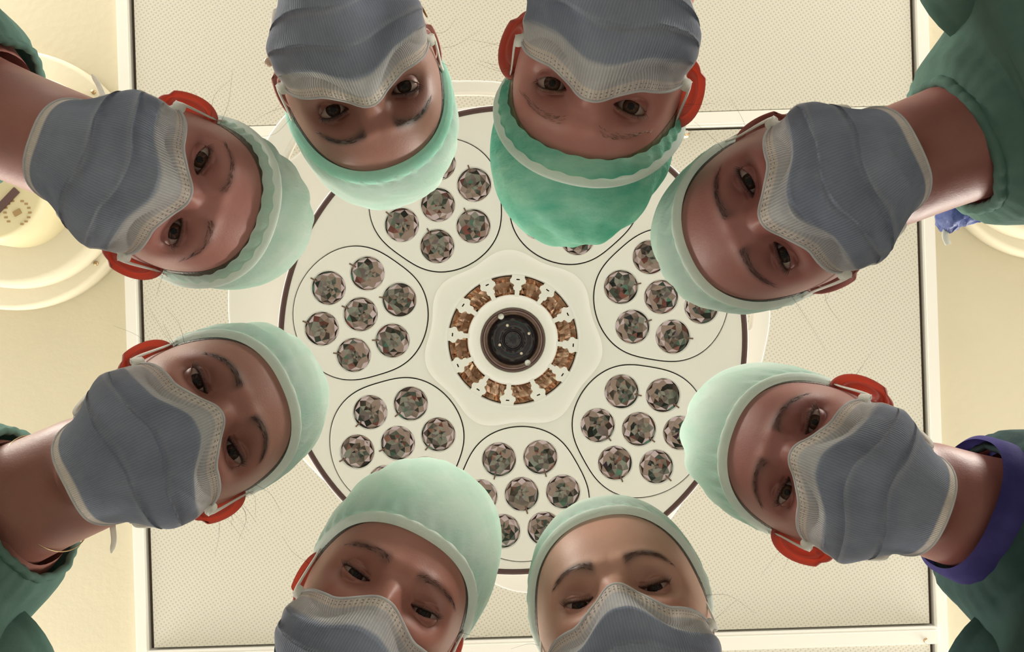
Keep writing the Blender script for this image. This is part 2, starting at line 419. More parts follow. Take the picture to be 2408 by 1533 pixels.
for pi_, (x, y, a) in enumerate(pods):
    holes = [(0, 0)] + [(97 * S * math.cos(a + math.radians(30 + 60 * k)), 97 * S * math.sin(a + math.radians(30 + 60 * k))) for k in range(6)]
    pp = plate('pod_panel', [pod_outline(RP, 144, a)] + [circ(h, rr, 48) for h in holes], -.0055, .004, M_lampwhite, lamp, .0012)
    pp.location = (x, y, 0)
    for hi, h in enumerate(holes):
        m = MB()
        prof = [(rr * q_, -.002 + .0085 * (1 - q_ ** 2.6)) for q_ in (1.0, .90, .70, .45, .22, .02)]
        prof = [(r_, z_ + rng.uniform(-.0003, .0003)) for r_, z_ in prof]
        V, fs = spec_face(rr, prof, 9); V = np.array(V)
        V[9:-9, 2] += np.array([rng.uniform(-.0006, .0006) for _ in range(len(V) - 18)])
        ro = rng.uniform(0, .5); V[:, :2] = V[:, :2] @ np.array([[math.cos(ro), math.sin(ro)], [-math.sin(ro), math.cos(ro)]])
        m.add(V, fs, 0)
        lathe(m, [(rr * 1.02, -.0045), (rr * .985, -.0055), (rr * .96, -.003), (rr * .98, .002)], (0, 0, 0), 40, 1)
        gx, gy = x + h[0], y + h[1]; o = math.atan2(gy, gx) + rng.uniform(-.35, .35)
        c_, s_ = math.cos(o), math.sin(o)
        for k0, k1, wd_ in ((.05, 1.02, .0010),):       # LED tab and its arm, along the outward direction
            Vb = []
            for z in (-.0062, .004):
                for wv in (-wd_, wd_):
                    for k in (.78, 1.16): Vb.append((rr * k * c_ - wv * s_, rr * k * s_ + wv * c_, z))
            m.add(Vb, [(0, 2, 3, 1), (4, 5, 7, 6), (0, 1, 5, 4), (2, 6, 7, 3), (0, 4, 6, 2), (1, 3, 7, 5)], 2)
        ro_ = m.build('reflector', [M_mirror, M_trim, M_tab], pp, False); ro_.location = (h[0], h[1], 0)
# rounded heptagonal swelling around the hub
m = MB(); V = []; nn = 140; pr = [(203, -.0042), (200, -.0052), (194, -.0075), (184, -.0095), (165, -.0105), (154, -.0100), (152, -.004), (152, .010)]
for r_, z_ in pr:
    for i in range(nn):
        t = 2 * PI * i / nn; k = 1 + .045 * math.cos(7 * (t - podang[0]) + PI) * (1 if r_ > 170 else 0)
        V.append((r_ * S * k * math.cos(t), r_ * S * k * math.sin(t), z_))
m.add(V, grid_faces(nn, len(pr), True)); m.build('hub_rim', M_lampwhite, lamp)
for k in range(12):                 # amber reflector windows between the spokes
    a0 = math.radians(30 * k + 5 + 2); a1 = math.radians(30 * k + 35 - 2); m = MB(); V = []
    for j, (r_, z_) in enumerate([(150, .004), (138, .012), (125, .016), (112, .013), (104, .006)]):
        for i in range(9):
            t = a0 + (a1 - a0) * i / 8; V.append((r_ * S * math.cos(t), r_ * S * math.sin(t), z_ + (.005 * abs(i - 4) / 4) + rng.uniform(-.001, .001)))
    m.add(V, grid_faces(9, 5)); m.build('amber_reflector', M_amber, lamp, False)
for k in range(12):                 # spokes with a bulb-shaped head and a short slit
    a = math.radians(30 * k + 5); m = MB(); c_, s_ = math.cos(a), math.sin(a)
    def PL(u, v): return ((u * c_ - v * s_) * S, (u * s_ + v * c_) * S)
    shp = [(86, -5), (116, -5.5), (118, -9), (123, -10), (127, -8), (130, -10), (134, -18), (140, -19), (146, -15), (156, -15), (156, 15), (146, 15), (140, 19), (134, 18), (130, 10), (127, 8), (123, 10), (118, 9), (116, 5.5), (86, 5)]
    sl = [(139, -1.6), (139, 1.6), (131 + 14, 1.6), (131 + 14, -1.6)]
    sl = [(140, -4), (140, 4), (143, 4), (143, -4)]
    plate('spoke', [[PL(*p) for p in shp], [PL(*p) for p in sl]], -.0095, -.001, M_lampwhite, lamp, 0)
m = MB(); lathe(m, [(106 * S, .010), (106 * S, -.006), (103 * S, -.009), (90 * S, -.0125), (79 * S, -.014), (75 * S, -.0125), (74.5 * S, .004)], seg=96); m.build('centre_ring', M_lampwhite, lamp)
m = MB(); lathe(m, [(74.5 * S, -.012), (73 * S, -.014), (71 * S, -.012), (66 * S, -.002), (62 * S, -.003), (58 * S, .002), (55 * S, .002)], seg=96); m.build('camera_bezel', M_bezel, lamp)
m = MB(); lathe(m, [(56 * S, -.001), (54 * S, -.0035), (26 * S, -.0035), (24 * S, -.0015), (21 * S, -.0015), (20 * S, -.0045), (17 * S, -.006), (0, -.0062)], seg=96); m.build('camera_lens', M_black, lamp)
for px, py in ((1193, 765), (1244, 784), (1175, 811), (1226, 831)):
    m = MB(); lathe(m, [(0, -.0052), (2.6 * S, -.0050), (3.6 * S, -.0034)], (*L(px, py), 0), 14); m.build('lens_screw', M_screw, lamp)
for px, py in ((1178, 744), (1241, 853)):  # raised white dots standing in for the two highlights on the centre lens
    m = MB(); lathe(m, [(0, -.0105), (6 * S, -.010), (7.5 * S, -.006), (7.5 * S, 0)], (*L(px, py), 0), 16); m.build('lens_highlight', M_trim, lamp)
m = MB(); tube(m, catmull([(0, 0, .12), (0, 0, .30), (-.02, -.02, .42), (-.16, -.14, .50), (-.40, -.30, .54), (-.52, -.32, .60), (-.55, -.30, ZC - ZL)], 8), .045, 20)
m.build('support_arm', M_lampwhite, lamp)

# table added under the camera, unseen: its white sheet bounces light to the faces
tb = empty('bounce_table', (0, 0, 0)); tag(tb, 'added unseen table with white sheet, bouncing light up to the faces', 'added table')
m = MB(); box(m, -.26, .26, -.48, .48, .78, .86); m.build('mattress', M_sheet, tb, False)
m = MB(); lathe(m, [(.25, 0), (.25, .06), (.09, .10), (.08, .78), (0, .78)], seg=40); m.build('pedestal', M_white, tb)

# ================================================================= PEOPLE
EX = .0342                       # half the distance between the eyes, before the head's own scale
def head_shape(D, p):
    """unit directions -> head surface (local: x side, y crown, z face), skin tint."""
    dx, dy, dz = D[:, 0], D[:, 1], D[:, 2]
    q = 2.25
    c = np.where(dz > 0, .098, .102)
    r = ((np.abs(dx) / (.0755 * p.get('hw', 1))) ** q + (np.abs(dy) / .115) ** q + (np.abs(dz) / c) ** q) ** (-1 / q)
    x, y, z = dx * r, dy * r, dz * r
    jaw = ss(-y, .0, .115)
    x = x * (1 - .30 * jaw * p.get('jaw', 1)); fr = ss(z, .0, .05)
    x = x * (1 - .045 * ga(y - .005, .03) * fr)                       # temples
    z = z * (1 - .03 * jaw)
    ax = np.abs(x)
    z = z - fr * .0185 * ga(ax - EX - .002, .0185) * ga(y + .001, .0135)                      # eye sockets
    z = z - fr * .006 * ga(ax - .019, .008) * ga(y - .001, .016)
    z = z + fr * .0045 * ga(ax - .026, .022) * ga(y - .0195, .0075)                       # brow ridge
    z = z - fr * .003 * ga(x, .012) * ga(y - .010, .008)
    z = z + fr * .0035 * ga(ax - .047, .016) * ga(y + .026, .014)                         # cheekbones
    nb = ss(-y, -.008, .045); z = z + fr * (.004 + .022 * nb) * ga(x, .0075 + .006 * nb) * ss(-y, -.012, .012) * (1 - ss(-y, .045, .056))
    z = z + fr * .006 * ga(x, .020) * ga(y + .074, .012)                                  # lips
    z = z + fr * .006 * ga(x, .022) * ga(y + .106, .014)                                  # chin
    # eyelids
    e = ax - EX; ye = y - .000; ze = p['ze']
    ct, st = math.cos(.10), math.sin(.10); eu = e * ct + ye * st; ev = -e * st + ye * ct
    Rl = .0138; h2 = Rl ** 2 - eu ** 2 - ev ** 2
    zl = ze + np.sqrt(np.clip(h2, 1e-9, None)) - .03 * ss(np.sqrt(eu ** 2 + ev ** 2), .0125, .0145)
    lidz = smax(z, zl, .003)
    near = (z > .03) & (np.sqrt(eu ** 2 + ev ** 2) < .022)
    w = .0138; k = np.clip(1 - (eu / w) ** 2, 0, None)
    yu = p['hu'] * k ** .75 + p['gy'] * k; yl = -p['hl'] * k ** .9 + p['gy'] * k
    # upper crease
    lidz = lidz - .0014 * ga(ev - (yu + .0042 - .0012 * (1 - k)), .0011) * ss(k, .0, .3) - .0007 * ga(ev - (yl - .0045), .0014) * ss(k, .0, .4)
    z = np.where(near, lidz, z)
    op = near & (k > 0) & (ev < yu) & (ev > yl)
    z = np.where(op, ze + .0035, z)
    # tint
    col = np.ones((len(x), 4))
    def mixc(wt, c_):
        for i in range(3): col[:, i] = col[:, i] * (1 - wt) + c_[i] * wt
    front = fr
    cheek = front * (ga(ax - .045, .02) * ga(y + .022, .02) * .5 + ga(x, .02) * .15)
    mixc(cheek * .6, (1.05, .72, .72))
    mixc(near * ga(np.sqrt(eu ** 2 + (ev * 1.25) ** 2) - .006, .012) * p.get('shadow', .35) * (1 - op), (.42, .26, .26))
    t = (ax - .0125) / .043
    yb = p.get('by', .0185) + p.get('arch', .006) * np.sin(np.clip(t, 0, 1) * PI * .85) - p.get('bdrop', .004) * np.clip(t, 0, 1.2) ** 2
    th = .0062 * (1 - .55 * np.clip(t, 0, 1))
    bw = front * ga(y - yb, th) * ss(t, -.06, .10) * (1 - ss(t, .80, 1.06))
    mixc(bw * min(1, p.get('brow', .8) * 1.12), (.13, .09, .09))
    lash = near * (ga(ev - yu, .0013) * (k > 0) * .95 + ga(ev - yl, .0008) * (k > 0) * .5)
    mixc(np.clip(lash, 0, 1), (.10, .06, .07))
    mixc(op.astype(float), (.55, .25, .22))
    return np.stack([x, y, z], 1), col
def unit_dir(az, el):    # az 0 = face, + to local +x ; el + = crown
    return np.stack([np.sin(az) * np.cos(el), np.sin(el), np.cos(az) * np.cos(el)], -1)
def warp(n, lo, hi, dens):
    t = np.linspace(lo, hi, 4000); w = dens(t); c = np.cumsum(w); c = (c - c[0]) / (c[-1] - c[0])
    return np.interp(np.linspace(0, 1, n), c, t)
AZ = warp(301, -PI, PI, lambda t: 1 + 7 * ga(np.abs(t) - .41, .22) + 1.2 * (np.abs(t) < .9))[:-1]
EL = warp(180, -PI / 2 + .004, PI / 2 - .004, lambda t: 1 + 8 * ga(t - .0, .16) + 3 * ga(t - .22, .12) + .8 * ga(t, .8))
def surf(x, y, p, off=0.0):
    """face surface point for local x,y"""
    x = np.asarray(x, float); y = np.asarray(y, float); z = np.full_like(x, .085)
    tx, ty = x.copy(), y.copy()
    for _ in range(7):
        d = np.stack([tx, ty, z], 1); d /= np.linalg.norm(d, axis=1)[:, None]
        P, _c = head_shape(d, p); tx += (x - P[:, 0]); ty += (y - P[:, 1]); z = np.clip(P[:, 2], .03, .2)
    P[:, 2] += off; return P
def head_rad(D, p):
    P, _ = head_shape(D, dict(p, hu=0.0, hl=0.0)); return P

def loft(mb, C, Sx, Ty, a, b, seg=72, mat=0, nz=None, q=2.4, cap=(False, False), w0=None):
    V = []
    for i in range(len(C)):
        for k in range(seg):
            t = 2 * PI * k / seg; ct, st = math.cos(t), math.sin(t)
            x = math.copysign(abs(ct) ** (2 / q), ct) * a[i]; y = math.copysign(abs(st) ** (2 / q), st) * b[i]
            f = 1 + (nz(i, t) if nz else 0)
            V.append(C[i] + Sx[i] * x * f + Ty[i] * y * f)
    fs = grid_faces(seg, len(C), True)
    if cap[0]: fs.append(tuple(range(seg))[::-1])
    if cap[1]: fs.append(tuple((len(C) - 1) * seg + k for k in range(seg)))
    mb.add(V, fs, mat)

def hand(mb, wrist, fwd, side, palm_n, sgn):
    fwd, side, palm_n = nrm(fwd), nrm(side), nrm(palm_n)
    P = [wrist - fwd * .01, wrist + fwd * .02, wrist + fwd * .05, wrist + fwd * .085, wrist + fwd * .097]
    V = []
    for pt, (w_, d_) in zip(P, ((.027, .019), (.031, .017), (.040, .015), (.041, .012), (.034, .007))):
        for k in range(16):
            t = 2 * PI * k / 16; V.append(pt + side * w_ * math.cos(t) + palm_n * d_ * math.sin(t))
    mb.add(V, grid_faces(16, 5, True) + [tuple(64 + k for k in range(16))], 0)
    for k, (ln, off) in enumerate(((.072, .030), (.080, .010), (.074, -.010), (.058, -.029))):
        b0 = wrist + fwd * .085 + side * off * sgn; d = nrm(fwd + side * off * sgn * 1.5)
        pts = [b0, b0 + d * ln * .45 + palm_n * .004, b0 + d * ln * .75 + palm_n * .014, b0 + d * ln + palm_n * .028]
        tube(mb, catmull(pts, 4), np.linspace(.0095, .0065, 13), 10)
    b0 = wrist + fwd * .028 + side * .030 * sgn; d = nrm(fwd * .7 + side * .75 * sgn)
    tube(mb, catmull([b0 - d * .01, b0 + d * .032, b0 + d * .05 + fwd * .012 + palm_n * .008, b0 + d * .058 + fwd * .032 + palm_n * .016], 4), np.linspace(.0125, .0080, 13), 10)

def person(i, p):
    rnd = np.random.RandomState(100 + i)
    e1, e2 = np.array(p['e1'], float), np.array(p['e2'], float)
    Z = p['Z']; mid = (e1 + e2) / 2
    Pm = W(mid[0], mid[1], Z)
    camp = np.array([0, 0, CZ]); v = nrm(camp - Pm)
    d = e2 - e1; u2 = np.array([-d[1], d[0]]) if p['flip'] else np.array([d[1], -d[0]])
    u0 = np.array([u2[0], u2[1], 0.0]); u0 = nrm(u0 - v * u0.dot(v))
    x0 = np.cross(u0, v)
    pt = math.radians(p.get('pitch', 15)); Fz = v * math.cos(pt) + u0 * math.sin(pt); Uy = u0 * math.cos(pt) - v * math.sin(pt)
    yw = math.radians(p.get('yaw', 0)); X = x0 * math.cos(yw) - Fz * math.sin(yw); Fz = Fz * math.cos(yw) + x0 * math.sin(yw)
    hs = p.get('scale', .92)
    Rm = np.stack([X, Uy, Fz], 1)
    O = Pm - Rm @ np.array([0, 0, .079]) * hs
    def TW(P): return O + (np.asarray(P, float) * hs) @ Rm.T
    p.setdefault('ze', .0665); p['hu'] *= .88; p['hl'] = p.get('hl', .0042) * .9
    p['gy'] = -.0137 * math.sin(pt) * .85
    # neckline centre and outward direction
    N = W(p['neck'][0], p['neck'][1], p['neck'][2]); az = math.radians(p['az'])
    eo = np.array([math.cos(az), math.sin(az), 0.0]); Sd = np.array([-math.sin(az), math.cos(az), 0.0]); up = np.array([0, 0, 1.0])
    root = empty('person', (N[0] + eo[0] * .33, N[1] + eo[1] * .33, 0)); rl = np.array(root.location)
    tag(root, p['label'], 'person', 'people leaning in a ring over the camera')
    def B(mb, name, mats, smooth=True, parent=root): return mb.build(name, mats, parent, smooth, ploc=rl)
    skin = p['skin_m']; ear_m = p['ear_m']
    # ---- body: head + neck in one surface
    nl = Rm.T @ ((N + eo * .03 - up * .005) - O) / hs; Ln = np.linalg.norm(nl); nl = nl / Ln
    A, E = np.meshgrid(AZ, EL); D = unit_dir(A.ravel(), E.ravel())
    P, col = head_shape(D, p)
    rh = np.linalg.norm(P, axis=1); dh = P / rh[:, None]
    ca = D @ nl; sa = np.sqrt(np.clip(1 - ca ** 2, 1e-8, None)); rho = np.full(len(D), .054) * p.get('nw', 1)
    for _ in range(4):
        along = np.clip(rho / sa * ca, 0, Ln); rho = .054 * p.get('nw', 1) * (1 + .15 * (along / Ln) ** 5)
    tcyl = rho / sa; cc = ca * Ln; disc = rho ** 2 - (Ln * sa) ** 2
    tcap = cc + np.sqrt(np.clip(disc, 0, None))
    rn = np.where(ca <= .05, .0, np.where(tcyl * ca <= Ln, tcyl, tcap)); rn = np.clip(rn, 0, Ln + .05)
    rt = smax(rh, rn, .014) if True else rh
    rt = np.where(ca > .25, rt, rh); wgt = ss(rn - rh, -.01, .02)[:, None] * (ca > .25)[:, None]
    dd = dh * (1 - wgt) + D * wgt; dd /= np.linalg.norm(dd, axis=1)[:, None]
    P = dd * rt[:, None]
    body = MB()
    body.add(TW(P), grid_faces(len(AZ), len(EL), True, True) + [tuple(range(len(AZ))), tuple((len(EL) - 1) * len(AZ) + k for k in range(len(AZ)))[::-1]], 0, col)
    # ears (part of the same mesh)
    for sg in (-1, 1):
        nr, na = 15, 40
        pts = []; rs = np.linspace(0, 1, nr)
        for side_ in (0, 1):
            for r_ in rs:
                for k in range(na):
                    t = 2 * PI * k / na
                    ex = math.cos(t); ey = math.sin(t)
                    u = r_ * ex * (.0175 + .003 * ey); vv = r_ * ey * .031
                    h = .0055 * math.exp(-((r_ - .90) / .10) ** 2) * (1 if ex > -.4 else .3) - .003 * math.exp(-((r_ - .74) / .08) ** 2) + .004 * math.exp(-((r_ - .55) / .1) ** 2) * (ex > -.3) - .008 * math.exp(-(r_ / .34) ** 2)
                    if side_: h = -.0035 - .006 * math.exp(-(r_ / .5) ** 2) + .0035 * r_ ** 6
                    bt = math.radians(p.get('earout', 42))
                    uu = u + .012
                    pt3 = np.array([uu * math.sin(bt) + h * math.cos(bt), vv - .004, -uu * math.cos(bt) + h * math.sin(bt)])
                    b0 = np.array([.0665 + (-.004 if vv < -.02 else 0), -.006, .012])
                    q_ = b0 + pt3 * p.get('ear', .86); q_[0] *= sg; pts.append(q_)
        off = nr * na; fs = []
        for f in grid_faces(na, nr, True): fs.append(f if sg > 0 else f[::-1])
        for f in grid_faces(na, nr, True): fs.append(tuple(k + off for k in (f[::-1] if sg > 0 else f)))
        for k in range(na):
            q4 = ((nr - 1) * na + k, (nr - 1) * na + (k + 1) % na, off + (nr - 1) * na + (k + 1) % na, off + (nr - 1) * na + k)
            fs.append(q4 if sg > 0 else q4[::-1])
        cE = np.ones((len(pts), 4)); cE[:, 1:3] *= .8
        body.add(TW(np.array(pts)), fs, 1, cE)
    # torso, arms, hands, legs
    pathk = [(-.01, .0), (.03, -.005), (.07, -.03), (.13, -.10), (.20, -.22), (.27, -.38), (.31, -.50), (.33, -.62)]
    C = catmull([N + eo * a_ + up * b_ for a_, b_ in pathk], 5)
    T = np.gradient(C, axis=0); T /= np.linalg.norm(T, axis=1)[:, None]
    Sx = [Sd] * len(C); Ty = [nrm(np.cross(t_, Sd)) for t_ in T]
    tt = np.linspace(0, 7, len(C))
    wa = np.interp(tt, [0, 1, 2, 3, 4, 5, 6, 7], [.060, .085, .135, .148, .145, .138, .150, .150]) * p.get('build', 1)
    wb = np.interp(tt, [0, 1, 2, 3, 4, 5, 6, 7], [.058, .070, .085, .100, .105, .100, .110, .105])
    loft(body, C, Sx, Ty, wa * .93, wb * .93, 40, 0, cap=(False, True))
    hipc = C[-1]
    sh = []
    for sg in (-1, 1):
        s0 = C[10] + Sd * sg * .118 * p.get('build', 1); el = s0 + eo * .13 - up * .27 + Sd * sg * .045; wr = el + eo * .10 - up * .23 - Sd * sg * .02
        sh.append((s0, el, wr))
        pts = catmull([s0, (s0 + el) / 2, el, (el + wr) / 2, wr], 5); rad = np.interp(np.linspace(0, 4, len(pts)), [0, 1, 2, 3, 4], [.050, .046, .039, .037, .026])
        tube(body, pts, rad, 16)
        hand(body, wr, nrm(wr - el), nrm(np.cross(wr - el, Sd)), -Sd * sg, -1)
        lg = hipc + Sd * sg * .085 + up * .03; kn = np.array([lg[0], lg[1], .50]) + eo * -.01; an = np.array([lg[0], lg[1], .09]) + eo * .03
        tube(body, catmull([lg, (lg + kn) / 2, kn, (kn + an) / 2, an], 4), np.interp(np.linspace(0, 4, 17), [0, 1, 2, 3, 4], [.078, .068, .052, .050, .036]), 18)
    bo = B(body, 'body', [skin, ear_m])
    # eyes
    for sg in (-1, 1):
        m = MB(); c0 = np.array([sg * EX, 0, p['ze']]); cw = TW(c0); m2 = MB(); sphere(m2, (0, 0, 0), .0125 * hs, 40, 24)
        V = m2.v[0]; zf = V[:, 2] > .0125 * hs * .86; V[:, 2] += np.where(zf, (V[:, 2] - .0125 * hs * .86) * .35, 0)
        g = nrm(camp - cw); lx = nrm(X - g * X.dot(g)); ly = np.cross(g, lx)
        eo_ = m2.build('eye', p['eye_m'], root); Mx = Matrix(((lx[0], ly[0], g[0], cw[0] - rl[0]), (lx[1], ly[1], g[1], cw[1] - rl[1]), (lx[2], ly[2], g[2], cw[2] - rl[2]), (0, 0, 0, 1)))
        eo_.matrix_local = Mx
        # lashes
        m = MB(); us = np.linspace(-.0125, .0135, 34)
        k = np.clip(1 - (us / .0138) ** 2, 0, None); yu = p['hu'] * k ** .75 + p['gy'] * k
        ct, st = math.cos(.10), math.sin(.10)
        ex = us * ct - yu * st + EX; ey = us * st + yu * ct
        zz = p['ze'] + np.sqrt(np.clip(.0138 ** 2 - us ** 2 - yu ** 2, 1e-8, None)) + .0002
        for a_, b_, c_, uu in zip(ex, ey, zz, us):
            ln = .0055 * (1 + .25 * uu / .013) * (.8 + .3 * rnd.rand()); o_x = uu * .35
            p0 = np.array([a_, b_, c_]); p1 = p0 + [o_x * .3, .0002, ln * .55]; p2 = p0 + [o_x * .8, .0022, ln]
            pp = np.array([p0, p1, p2]); pp[:, 0] *= sg
            tube(m, TW(pp), [.00028, .00022, .00006], 4)
        B(m, 'eyelash', p['hair_m'])
        # brow hairs
        m = MB(); nh = 50; t = rnd.rand(nh) * .98; xx = .0125 + .043 * t
        yb = p.get('by', .0185) + p.get('arch', .006) * np.sin(t * PI * .85) - p.get('bdrop', .004) * t ** 2
        yy = yb - .0008 + (rnd.rand(nh) - .5) * .0066 * (1 - .6 * t)
        ln = .0050 * (.7 + .5 * rnd.rand(nh)); an_ = np.interp(t, [0, .25, 1], [.70, .35, -.25]) + (rnd.rand(nh) - .5) * .15
        P0 = surf(xx, yy, p, -.0002); P1 = surf(xx + ln * .5 * np.cos(an_), yy + ln * .5 * np.sin(an_), p, .0006); P2 = surf(xx + ln * np.cos(an_ - .2), yy + ln * np.sin(an_ - .2), p, .0004)
        for a_, b_, c_ in zip(P0, P1, P2):
            pp = np.array([a_, b_, c_]); pp[:, 0] *= sg; tube(m, TW(pp), [.00013, .00012, .00004], 3)
        B(m, 'eyebrow', p['hair_m'])
    # ---- hair and cap
    capm = p.get('cap_m', M_cap); tilt = p.get('captilt', 0.0)
    fr_el = math.radians(p.get('rim', 30)); side_el = math.radians(p.get('rimside', 16)); back_el = math.radians(-14)
    def rim_el(a, dl=0.0):
        c_ = np.cos(a); e_ = np.where(c_ > 0, side_el + (fr_el - side_el) * np.abs(c_) ** 1.0, side_el + (back_el - side_el) * np.abs(c_) ** 1.2)
        return e_ + tilt * np.sin(a) + .012 * np.sin(3 * a + i) - dl
    def shell(azs, els, offf):
        D = unit_dir(azs.ravel(), els.ravel()); P = head_rad(D, p); return P + D * offf.ravel()[:, None]
    na, ns = 220, 60
    a1 = np.linspace(-PI, PI, na + 1)[:-1]
    hd = np.radians(p.get('hairdrop', 8)) * (1 - 1.25 * np.clip(np.cos(a1), 0, 1) ** .8); sE = np.linspace(0, 1, 16)
    Ag, Sg = np.meshgrid(a1, sE); He = rim_el(Ag, 0) - hd[None, :] + Sg * (hd[None, :] + .25)
    hm = MB(); ph = shell(Ag, He, .0004 + .0018 * ss(Sg, 0, .4) + .0002 * np.sin(Ag * 90 + 3 * Sg)); hm.add(TW(ph), grid_faces(na, 16, True, True))
    for k in range(p.get('wisps', 6)):                # loose strands at the temples and nape
        sg = rnd.choice([-1, 1]); a0 = sg * (1.15 + .9 * rnd.rand()); e0 = float(rim_el(np.array(a0))) - .16
        b0 = shell(np.array([a0]), np.array([e0]), np.array([.002]))[0]
        dr = nrm(np.array([sg * (.6 + .5 * rnd.rand()), -.5 + .9 * rnd.rand(), -.2 + .4 * rnd.rand()])); l_ = .018 + .03 * rnd.rand()
        tube(hm, TW(catmull([b0, b0 + dr * l_ * .5 + [0, .004 * rnd.rand(), 0], b0 + dr * l_ + rnd.randn(3) * .006], 4)), np.linspace(.00014, .00006, 9), 3)
    B(hm, 'hair', p['hair_m'])
    puff = p.get('puff', .012); puffd = np.array(p.get('puffdir', (0, .5, -.3)))
    sE = np.concatenate([np.linspace(0, .12, 8), np.linspace(.13, 1, ns)])
    Ag, Sg = np.meshgrid(a1, sE); El = rim_el(Ag) + Sg * (PI / 2 - .02 - rim_el(Ag))
    off = .0042 + .004 * ss(Sg, 0, .06) + puff * np.sin(np.clip(Sg * 1.25, 0, 1) * PI / 2) ** 1.3
    fold = np.zeros_like(Ag)
    for k in range(9):
        fa, fs_, ph_ = rnd.uniform(2, 13), rnd.uniform(3, 16), rnd.uniform(0, 6.3)
        fold += np.abs(np.sin(fa * Ag * .5 + fs_ * Sg + ph_)) * rnd.uniform(.3, 1)
    fold = (fold / 9 - .3)
    off = off + fold * p.get('crumple', .010) * ss(Sg, .02, .35) + .0011 * np.sin(Ag * 34 + 3 * np.sin(Sg * 8)) * ga(Sg - .06, .10)
    pc = shell(Ag, El, off)
    lift = ss(Sg, .10, .9).ravel()[:, None]; pc = pc + lift * puffd[None, :] * p.get('lift', .012)
    if p.get('square'):                                 # tall, flat-topped loose cap
        pc[:, 1] = pc[:, 1] + p['square'] * ss(Sg, .12, .55).ravel() * (1 - .25 * ss(Sg, .8, 1).ravel())
    uvc = np.stack([Ag.ravel(), Sg.ravel()], 1)
    cm = MB(); cm.add(TW(pc), grid_faces(na, len(sE), True, True) + [tuple((len(sE) - 1) * na + k for k in range(na))[::-1]], 0, None, uvc)
    capo = B(cm, 'surgical_cap', capm); capo['label'] = p['cap_label']
    # rim band
    bt_ = p.get('bandpos', 0.0); bw_ = p.get('bandw', .0065)
    w_ = bw_ / .11; tm = MB(); rows = []
    for k in range(9):
        f = k / 8; e_ = rim_el(a1) + bt_ + w_ * f; o_ = .0050 + .0022 * math.sin(f * PI) + (.004 * ss(np.array(bt_), 0, .08)) + (.004 * np.array(f * w_ / .12 if bt_ == 0 else .5)) + (puff * np.sin(np.clip(((e_ - rim_el(a1)) / 1.1) * 1.25, 0, 1) * PI / 2) ** 1.3)
        rows.append(shell(a1, e_, np.ones(na) * o_))
    inner = shell(a1, rim_el(a1) + bt_ + w_ * .5, np.ones(na) * .002)
    tm.add(TW(np.concatenate([rows[0] * 0 + shell(a1, rim_el(a1) + bt_, np.ones(na) * .0015)] + rows)), grid_faces(na, 10, True, True))
    bo_ = B(tm, 'cap_band', p.get('band_m', M_band), parent=root)
    # ---- face mask
    nsx, tl = 121, []
    pl = p.get('pleats', (.27, .50, .72))
    tl = sorted(set(list(np.linspace(0, 1, 110)) + [q_ + dq for q_ in pl for dq in (-.003, -.001, .001, .003)])); tl = np.array(tl)
    Sg, Tg = np.meshgrid(np.linspace(-1, 1, nsx), tl); a_ = np.abs(Sg)
    y0 = p.get('my', -.007); mt = p.get('mtilt', 0.0)
    yt = y0 - p.get('dip', .012) * ss(a_, .04, .36) - .007 * a_ ** 2 + mt * Sg
    yb = -.128 + .048 * a_ ** 2.4 + mt * Sg * .5
    tc_ = Tg + .05 * np.sin(Tg * PI) * (a_ ** 2 - .4)
    Y = yt + (yb - yt) * tc_
    wdt = .0665 + .005 * np.sin(Tg * PI) - .020 * ss(Tg, .55, 1)
    X_ = wdt * np.sin(np.clip(Sg * PI / 2, -PI / 2, PI / 2)) * (1 + 0 * a_)
    zc = np.interp(Tg, [0, .12, .33, .5, .75, .9, 1], [.099, .116, .135, .131, .119, .105, .078])
    zb = np.interp(Tg, [0, .15, .45, .7, .88, 1], [.0835, .088, .097, .098, .088, .062])
    zs = np.interp(Tg, [0, .5, 1], [.040, .030, .014])
    sg_ = .13 + .42 * ss(Tg, .02, .5)
    Z_ = zs + (zb - zs) * np.cos(a_ * PI / 2 * .97) ** .72 + (zc - zb) * ga(Sg, sg_)
    edge = ss(1 - a_, 0, .25)
    for q_, amp in zip(pl, (.0075, .0080, .0065)):
        tq = tc_ - q_ + .035 * Sg * rnd.uniform(-1, 1) + .02 * np.sin(Sg * 3 + rnd.uniform(0, 6))
        Z_ = Z_ + amp * ss(tq, -.004, .004) * np.exp(-np.clip(tq, 0, None) / .10) * (.35 + .65 * edge)
        Y = Y - .0022 * ss(tq, -.004, .004) * np.exp(-np.clip(tq, 0, None) / .05) * edge
    cr = np.zeros_like(Sg)
    for k in range(8):
        fx, fy, ph_ = rnd.uniform(-4.5, 4.5), rnd.uniform(1, 7), rnd.uniform(0, 6.3)
        cr += (np.abs(np.sin(fx * Sg + fy * Tg * 1.3 + ph_)) - .6) * rnd.uniform(.4, 1)
    body_w = ss(Tg, .06, .22) * (1 - .4 * ss(Tg, .9, 1))
    Z_ = Z_ + cr * 2.5 * p.get('mcr', .0012) * body_w * (.5 + .5 * edge) ; X_ = X_ + np.sign(Sg) * cr * .0008 * (1 - edge)
    mp_ = np.stack([X_.ravel(), Y.ravel(), Z_.ravel()], 1) * np.array([p.get('mw', 1.0), 1, 1])
    for _ in range(4):                                   # keep the cloth outside the face
        r_ = np.linalg.norm(mp_, axis=1); Dm = mp_ / r_[:, None]; hp = head_rad(Dm, p); hr = np.linalg.norm(hp, axis=1) + .004
        mp_ = Dm * np.maximum(r_, hr)[:, None]
    band = (1 - ss(Tg, .085, .093)).ravel() + ss(Tg, .965, .972).ravel(); sb = ss(a_, .955, .965).ravel()
    colm = np.ones((len(mp_), 4)); wht = np.clip(band + sb, 0, 1)
